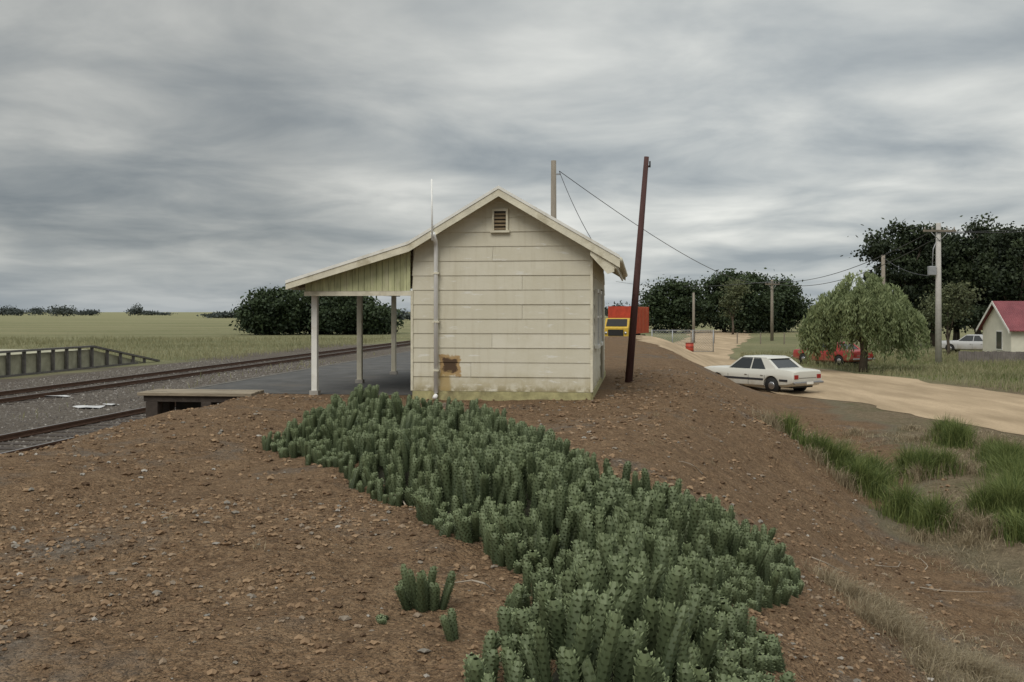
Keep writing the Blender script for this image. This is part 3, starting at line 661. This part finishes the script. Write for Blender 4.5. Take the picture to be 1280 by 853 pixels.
def row(name,items):
    Ps=[];Cl=[]
    for px,Yd,wd,ht in items:
        x=pos(px,Yd); n=int(300*max(1,wd/8))
        k=max(3,int(wd/3))
        for j in range(k):
            cx=x+rng.uniform(-.5,.5)*wd; hh=ht*rng.uniform(.5,1)
            m_=n//k*2; p=rng.normal(0,1,(m_,3))*np.array([wd/k*.55+.8,2,hh*.20])+np.array([cx,Yd+rng.uniform(-6,6),-.9+hh*.55]); p[:,2]=np.maximum(p[:,2],-1); Ps.append(p); Cl.append(.2+.4*rng.random()+rng.normal(0,.1,m_))
    Q,F,cc=leaves(np.concatenate(Ps),1.3,np.concatenate(Cl)); big(name,Q,F,leafmat(name+'_mat',(.05,.062,.06),(.10,.115,.10),.1),cc)  # distance haze is painted into these paler, greyer leaf colours
row('distant_tree_row',[(5,640,14,7),(22,640,10,6.5),(42,650,8,6),(68,560,6,8.5),(82,560,7,9),(105,680,8,4),(118,680,6,5.5),(168,600,3,8),(195,700,14,3.5),(262,420,8,2.8),(278,400,10,3.2),(296,400,10,3.4),(492,300,18,3.5),(760,420,40,7),(790,380,12,5),(1010,300,26,7),(1040,300,18,5)])

# ---------------- poles and wires
M_pole=simple('pole_timber_mat',(.24,.21,.17),.85,.25,4,.4,stretch=(1,1,.2))
M_redpole=simple('red_brown_pole_mat',(.075,.036,.032),.8,.3,5,.4,dirt=(.13,.08,.07),stretch=(1,1,.2))
def at(px,py,Yd): return (pos(px,Yd),Yd,1.6-(py-390)/1244.4*Yd)
lpole=empty('leaning_pole',(pos(784,22.6),22.6,-.1))
tube('shaft',[(0,0,-.3),(.23,0,2.6),(.44,0,5.22)],[.09,.075,.055],M_redpole,lpole,10)
boxes('top_bracket',[(.44,.53,-.02,.02,4.98,5.02),(.50,.53,-.02,.02,5.0,5.12)],M_dark,lpole)
def pole(px,pyt,Yd,r,zb,arm=None,box_=False,mat=None):
    x=pos(px,Yd); zt=1.6-(pyt-390)/1244.4*Yd
    e=empty('utility_pole',(x,Yd,zb)); h=zt-zb
    tube('shaft',[(0,0,-.3),(0,0,h)],[r*1.2,r*.85],mat or M_pole,e,10)
    if arm:
        L=[(-arm,arm,-.05-r,-r+.04,h-.55,h-.43)]; boxes('crossarm',L,M_wood,e)
        tubes('insulators',[([(a,-r,h-.43),(a,-r,h-.25)],[.05,.035]) for a in (-arm*.9,-arm*.45,arm*.45,arm*.9)],M_conc,e)
        tubes('arm_braces',[([(0,-r-.02,h-1.1),(-arm*.6,-r-.02,h-.5)],.02),([(0,-r-.02,h-1.1),(arm*.6,-r-.02,h-.5)],.02)],M_metal,e)
    if box_:
        boxes('switch_box',[(-r-.45,-r-.02,-.2,.15,h-3.2,h-2.65)],M_metal,e,.03)
        tubes('conduit',[([(-r-.2,0,h-2.65),(-r-.15,0,h-1.6),(-r*.9,0,h-1.2)],.03)],M_metal,e)
    return e
pb=pole(692,201,28,.085,0)
boxes('insulator_bracket',[(.08,.2,-.02,.02,5.45,5.49)],M_metal,pb)
pole(1173,279,61,.17,-1.6,arm=1.0,box_=True,mat=simple('grey_pole_mat',(.46,.44,.41),.85,.15,4,.3))
pole(867,366,100,.13,-1.6)
pole(965,350,110,.16,-1.6,arm=.8)
pole(1104,319,75,.16,-1.6)
WR=[]
def wire(a,b,sag,r):
    a=Vector(a);b=Vector(b); P=[]
    for k in range(25):
        f=k/24; p=a.lerp(b,f); p.z-=sag*4*f*(1-f); P.append(tuple(p))
    WR.append((P,r))
A=at(699,214,28); 
wire(A,at(965,352,110),1.2,[.010+.022*k/24 for k in range(25)])
wire(A,(W(3.5,6.6)[0],W(3.5,6.6)[1],2.7),.25,.009)
wire(at(965,352,110),at(1163,290,61),1.0,.026)
wire(at(958,352,110),at(1183,290,61),1.6,.026)
wire(at(770,352,200),at(965,352,110),.8,.03)
wire(at(1183,290,61),(40,50,8.0),.6,.018); wire(at(1163,290,61),(40,54,7.6),.6,.018)
wire(at(1104,322,75),at(1163,345,61),.3,.018)
tubes('overhead_wires',WR,M_wire,None,5)

# ---------------- vehicles
def carpaint(name,col):
    m,t,b=newmat(name); tc=t.new('ShaderNodeTexCoord')
    n=t.noise(tc.outputs['Object'],2,5,.6); sx=t.new('ShaderNodeSeparateXYZ'); t.link(tc.outputs['Object'],sx.inputs[0])
    dust=t.math('MULTIPLY',t.mr(sx.outputs[2],.75,.2,0,.65),t.mr(n,.3,.6)); t.link(t.mix(dust,col,(.3,.24,.17)),b.inputs['Base Color'])
    b.inputs['Roughness'].default_value=.32; b.inputs['Coat Weight'].default_value=.2; return m
M_tyre=simple('tyre_mat',(.02,.02,.02),.8,.1); M_chrome=simple('chrome_mat',(.45,.45,.46),.25,.05,3,0,metal=.9); M_lamp=simple('tail_lamp_mat',(.30,.02,.015),.3,.1,3,0)
M_stripe=simple('dark_stripe_mat',(.035,.035,.04),.35,.1,3,0)
def car(x,y,z,rzv,paint,stripe=True):
    e=empty('parked_car',(x,y,z),rzv)
    ST=[(-2.36,.80,.42,.64,.80),(-2.33,.86,.34,.68,.86),(-2.2,.90,.27,.72,.89),(-1.6,.92,.24,.73,.91),(-1.0,.93,.22,.74,.93),(0,.93,.21,.74,.93),(.9,.93,.22,.75,.94),(1.5,.93,.25,.77,.97),(2.0,.91,.28,.75,.95),(2.28,.89,.34,.72,.92),(2.34,.86,.40,.66,.86)]
    V=[];F=[]
    for (xx,wd,zb,zs,zt) in ST:
        V+=[(xx,-wd*.86,zb),(xx,-wd,zb+.1),(xx,-wd*1.0,zs-.06),(xx,-wd*.985,zs),(xx,-wd*.93,zt-.015),(xx,-wd*.5,zt+.02)]
        V+=[(xx,wd*.5,zt+.02),(xx,wd*.93,zt-.015),(xx,wd*.985,zs),(xx,wd*1.0,zs-.06),(xx,wd,zb+.1),(xx,wd*.86,zb)]
    n=12
    for i in range(len(ST)-1):
        for k in range(n): F.append((i*n+k,i*n+(k+1)%n,(i+1)*n+(k+1)%n,(i+1)*n+k))
    F.append(tuple(range(n)));F.append(tuple(range((len(ST)-1)*n,len(ST)*n)))
    ob=pyd('body',V,F,paint,e,.015,True)
    cut=tubes('cutter',[([(wx,-1.3,.33),(wx,1.3,.33)],.37) for wx in (-1.45,1.33)],M_dark,None,20)
    cut.parent=e
    bm=ob.modifiers.new('w','BOOLEAN'); bm.operation='DIFFERENCE'; bm.object=cut; bm.solver='EXACT'
    ob.modifiers.move(1,0)
    bpy.context.view_layer.update()
    dg=bpy.context.evaluated_depsgraph_get(); me=bpy.data.meshes.new_from_object(ob.evaluated_get(dg)); ob.modifiers.clear(); ob.data=me
    bpy.data.objects.remove(cut)
    boxes('underbody',[(-2.1,2.1,-.62,.62,.24,.6)],M_dark,e)
    zb,zt=.93,1.37
    bx0,bx1,rx0,rx1=-.92,1.50,-.34,.90; wb,wr=.82,.68
    g=[(bx0,-wb,zb),(bx1,-wb,zb),(bx1,wb,zb),(bx0,wb,zb),(rx0,-wr,zt),(rx1,-wr,zt),(rx1,wr,zt),(rx0,wr,zt)]
    pyd('windows',g,[(0,1,5,4),(1,2,6,5),(2,3,7,6),(3,0,4,7),(4,5,6,7)],M_glass,e)
    pyd('roof',[(rx0-.06,-wr-.03,zt-.04),(rx1+.14,-wr-.03,zt-.04),(rx1+.14,wr+.03,zt-.04),(rx0-.06,wr+.03,zt-.04),(rx0+.07,-wr+.10,zt+.05),(rx1-.06,-wr+.10,zt+.05),(rx1-.06,wr-.10,zt+.05),(rx0+.07,wr-.10,zt+.05)],[(0,3,2,1),(0,1,5,4),(1,2,6,5),(2,3,7,6),(3,0,4,7),(4,5,6,7)],paint,e,.03,True)
    PV=[];PF=[]
    def sidequad(xb0,xb1,xt0,xt1):
        for sg in (-1,1):
            o=len(PV)
            for off in (.014,-.01):
                PV.extend([(xb0,sg*(wb+off),zb-.01),(xb1,sg*(wb+off),zb-.01),(xt1,sg*(wr+off),zt-.01),(xt0,sg*(wr+off),zt-.01)])
            PF.extend([tuple(i+o for i in f) for f in [(0,1,2,3),(4,7,6,5),(0,4,5,1),(1,5,6,2),(2,6,7,3),(3,7,4,0)]])
    sidequad(bx0-.02,bx0+.07,rx0-.02,rx0+.06); sidequad(.22,.27,.26,.31); sidequad(1.0,bx1+.05,.66,rx1+.05); 
    for sg in (-1,1):
        o=len(PV); PV.extend([(bx1+.05,sg*(wb+.013),zb-.01),(bx1+.05,sg*(wb-.16),zb-.01),(rx1+.04,sg*(wr-.12),zt-.01),(rx1+.04,sg*(wr+.013),zt-.01),(bx1-.05,sg*(wb+.012),zb-.01),(bx1-.05,sg*(wb-.16),zb-.01),(rx1-.06,sg*(wr-.12),zt-.01),(rx1-.06,sg*(wr+.012),zt-.01)])
        PF.extend([tuple(i+o for i in f) for f in [(0,1,2,3),(4,7,6,5),(0,4,5,1),(1,5,6,2),(2,6,7,3),(3,7,4,0)]])
    pyd('pillars',PV,PF,paint,e)
    boxes('bumpers',[(-2.46,-2.34,-.88,.88,.40,.50),(2.34,2.44,-.88,.88,.40,.50)],M_chrome,e,.03)
    boxes('tail_lamps',[(2.325,2.355,-.80,-.56,.60,.76),(2.325,2.355,.56,.80,.60,.76)],M_lamp,e,.01)
    boxes('number_plate',[(2.45,2.46,-.2,.2,.40,.50)],M_white,e)
    boxes('tail_panel',[(2.326,2.346,-.52,.52,.62,.65)],M_chrome,e)
    boxes('grille',[(-2.375,-2.352,-.75,.75,.54,.74)],M_dark,e)
    boxes('door_gaps',[(xx,xx+.012,sg*.932-.004,sg*.932+.004,.32,.70) for xx in (-.85,.2,1.0) for sg in (-1,1)],M_dark,e)
    boxes('door_handles',[(xx,xx+.12,sg*.945-.01,sg*.945+.01,.69,.71) for xx in (.02,.82) for sg in (-1,1)],M_chrome,e)
    if stripe: boxes('side_stripe',[(-1.07,.95,sg*.937-.003,sg*.937+.003,.50,.58) for sg in (-1,1)]+[(1.72,2.1,sg*.915-.012,sg*.915+.012,.50,.58) for sg in (-1,1)],M_stripe,e)
    tubes('tyres',[([(wx,sg*.70,.32),(wx,sg*.90,.32)],.32) for wx in (-1.45,1.33) for sg in (-1,1)],M_tyre,e,24)
    tubes('hubcaps',[([(wx,sg*.89,.32),(wx,sg*.915,.32)],[.17,.13]) for wx in (-1.45,1.33) for sg in (-1,1)],M_chrome,e,18)
    return e
car(10.0,40.2,-1.575,math.radians(-54),carpaint('white_car_paint_mat',(.60,.59,.53)))
car(pos(1040,60),60,-1.6,math.radians(-60),carpaint('red_car_paint_mat',(.30,.02,.015)),False)
car(pos(1216,78),78,-1.6,math.radians(-40),carpaint('pale_car_paint_mat',(.5,.5,.5)),False)
tk=empty('parked_truck',(pos(782,90),90,-1.45),math.radians(68))
M_red=simple('red_panel_mat',(.40,.055,.03),.5,.2,3,.05); M_yel=simple('yellow_cab_mat',(.55,.36,.05),.45,.15,3,.05); M_or=simple('orange_panel_mat',(.42,.10,.04),.5,.2,3,.05)
boxes('cargo_body',[(-1.2,3.6,-1.25,1.25,1.1,3.5)],M_or,tk,.04)
boxes('body_ribs',[(-1.2+k*.5,-1.15+k*.5,-1.29,-1.253,1.1,3.5) for k in range(10)]+[(-1.2+k*.5,-1.15+k*.5,1.253,1.29,1.1,3.5) for k in range(10)],M_red,tk)
boxes('headboard',[(-1.26,-1.203,-1.27,1.27,1.1,3.55)],M_red,tk)
prism('cab',[(-3.2,.75),(-1.35,.75),(-1.35,2.5),(-2.6,2.5),(-3.0,1.75),(-3.2,1.65)],-1.1,1.1,M_yel,tk,.04)
pyd('windscreen',[(-3.02,-.95,1.78),(-3.02,.95,1.78),(-2.66,.9,2.42),(-2.66,-.9,2.42)],[(0,1,2,3)],M_dark,tk)
boxes('cab_windows',[(-2.5,-1.7,-1.11,-1.101,1.7,2.3),(-2.5,-1.7,1.101,1.11,1.7,2.3)],M_glass,tk)
boxes('grille',[(-3.24,-3.203,-.7,.7,.95,1.5)],M_dark,tk); boxes('bumper',[(-3.35,-3.22,-1.15,1.15,.5,.75)],M_conc,tk,.02)
boxes('chassis',[(-3.0,3.4,-.5,.5,.6,1.05)],M_dark,tk)
tubes('headlamps',[([(-3.26,sg*.88,1.2),(-3.2,sg*.88,1.2)],.12) for sg in (-1,1)],M_chrome,tk,14)
tubes('wheels',[([(wx,sg*.8,.48),(wx,sg*1.12,.48)],.48) for wx in (-2.4,1.5,2.6) for sg in (-1,1)],M_tyre,tk,18)
def drum(px,Yd,mat):
    dr=empty('oil_drum',(pos(px,Yd),Yd,-1.6)); tube('barrel',[(0,0,0),(0,0,.9)],.3,mat,dr,16); tubes('hoops',[([(0,0,z-.015),(0,0,z+.015)],.315) for z in (.02,.3,.6,.88)],M_dark,dr,16)
drum(862,74,M_red); drum(804,71,M_yel)
fc=empty('wire_mesh_fence',(pos(815,78),78,-1.6))
tubes('posts',[([(k*1.6,0,0),(k*1.6,0,1.8)],.04) for k in range(4)]+[([(0,0,1.75),(4.8,0,1.75)],.025),([(0,0,.1),(4.8,0,.1)],.02)],M_metal,fc)
ml=[]
for k in range(34):
    a=-1.6+k*.2
    x0,z0,x1,z1=a,.1,a+1.65,1.75
    if x0<0: z0+=-x0; x0=0
    if x1>4.8: z1-=(x1-4.8); x1=4.8
    if x1>x0: ml.append(([(x0,0,z0),(x1,0,z1)],.008)); ml.append(([(4.8-x0,0.01,z0),(4.8-x1,.01,z1)],.008))
tubes('mesh',ml,M_metal,fc,3)
pfce=empty('paddock_fence',(0,0,0)); PL=[]
for k in range(22):
    x=18+k*2.2; y=100-k*.5; PL.append((x-.05,x+.05,y-.05,y+.05,-1.7,-.45))
boxes('posts',PL,M_wood,pfce)
gf=empty('garden_fence',(0,0,0)); PL=[]
for k in range(60):
    x=27.6+k*.16; PL.append((x,x+.14,61.5,61.53,-1.6,-.85+random.uniform(-.03,.03)))
boxes('palings',PL,simple('paling_mat',(.17,.15,.14),.85,.3,3,.2),gf); boxes('rails',[(27.6,37.2,61.535,61.58,-1.4,-1.33),(27.6,37.2,61.535,61.58,-1.1,-1.03)],M_wood,gf)

# ---------------- house at right edge
hs=empty('cream_house',(0,0,0)); hx,hy,w_,Lh,ze,za=33.1,66.0,4.0,11,.62,2.3
M_hw=simple('house_wall_mat',(.68,.65,.54),.7,.08,2,.1); 
m,t,b=newmat('red_roof_mat'); tc=t.new('ShaderNodeTexCoord'); wv=t.new('ShaderNodeTexWave'); wv.bands_direction='X'; wv.inputs['Scale'].default_value=2.2; t.link(tc.outputs['Object'],wv.inputs[0])
t.link(t.mix(t.mr(t.noise(tc.outputs['Object'],1.2,6),.3,.7),(.17,.035,.045),(.28,.07,.08)),b.inputs['Base Color']); bp=t.new('ShaderNodeBump'); bp.inputs['Distance'].default_value=.05; t.link(wv.outputs['Fac'],bp.inputs['Height']); t.link(bp.outputs[0],b.inputs['Normal']); b.inputs['Roughness'].default_value=.6
M_rr=m
V=[(hx,hy,-1.7),(hx,hy+w_,-1.7),(hx,hy+w_,ze),(hx,hy+w_/2,za-.1),(hx,hy,ze)]; V+=[(hx+Lh,p[1],p[2]) for p in V]
pyd('walls',V,[(0,1,2,3,4),(5,9,8,7,6),(0,4,9,5),(1,6,7,2)],M_hw,hs)
sl=(za-ze)/(w_/2)
for sg,nm in ((-1,'roof_front'),(1,'roof_back')):
    ym=hy+w_/2; ye=ym+sg*(w_/2+.35); zz=za-sl*(w_/2+.35)
    pyd(nm,[(hx-.3,ym,za+.04),(hx+Lh+.3,ym,za+.04),(hx+Lh+.3,ye,zz+.04),(hx-.3,ye,zz+.04),(hx-.3,ym,za-.02),(hx+Lh+.3,ym,za-.02),(hx+Lh+.3,ye,zz-.02),(hx-.3,ye,zz-.02)],[(0,1,2,3),(4,7,6,5),(0,4,5,1),(1,5,6,2),(2,6,7,3),(3,7,4,0)],M_rr,hs)
    pyd('barge_'+nm,[(hx-.33,ym,za+.05),(hx-.33,ye,zz+.05),(hx-.33,ye,zz-.15),(hx-.33,ym,za-.15),(hx-.302,ym,za+.05),(hx-.302,ye,zz+.05),(hx-.302,ye,zz-.15),(hx-.302,ym,za-.15)],[(0,1,2,3),(4,7,6,5),(0,4,5,1),(1,5,6,2),(2,6,7,3),(3,7,4,0)],M_white,hs)
boxes('gable_window',[(hx-.05,hx-.002,hy+1.1,hy+2.0,-1.0,.35)],M_white,hs); boxes('gable_glass',[(hx-.07,hx-.052,hy+1.2,hy+1.9,-.9,.25)],M_glass,hs)
boxes('front_window',[(hx+2,hx+3.2,hy-.05,hy-.002,-.9,.3)],M_white,hs); boxes('front_glass',[(hx+2.1,hx+3.1,hy-.07,hy-.052,-.8,.2)],M_glass,hs)
boxes('chimney',[(hx+5,hx+5.7,hy+w_/2-.3,hy+w_/2+.3,1.5,3.1)],simple('chimney_brick_mat',(.25,.12,.08),.9,.2),hs)
print('done')
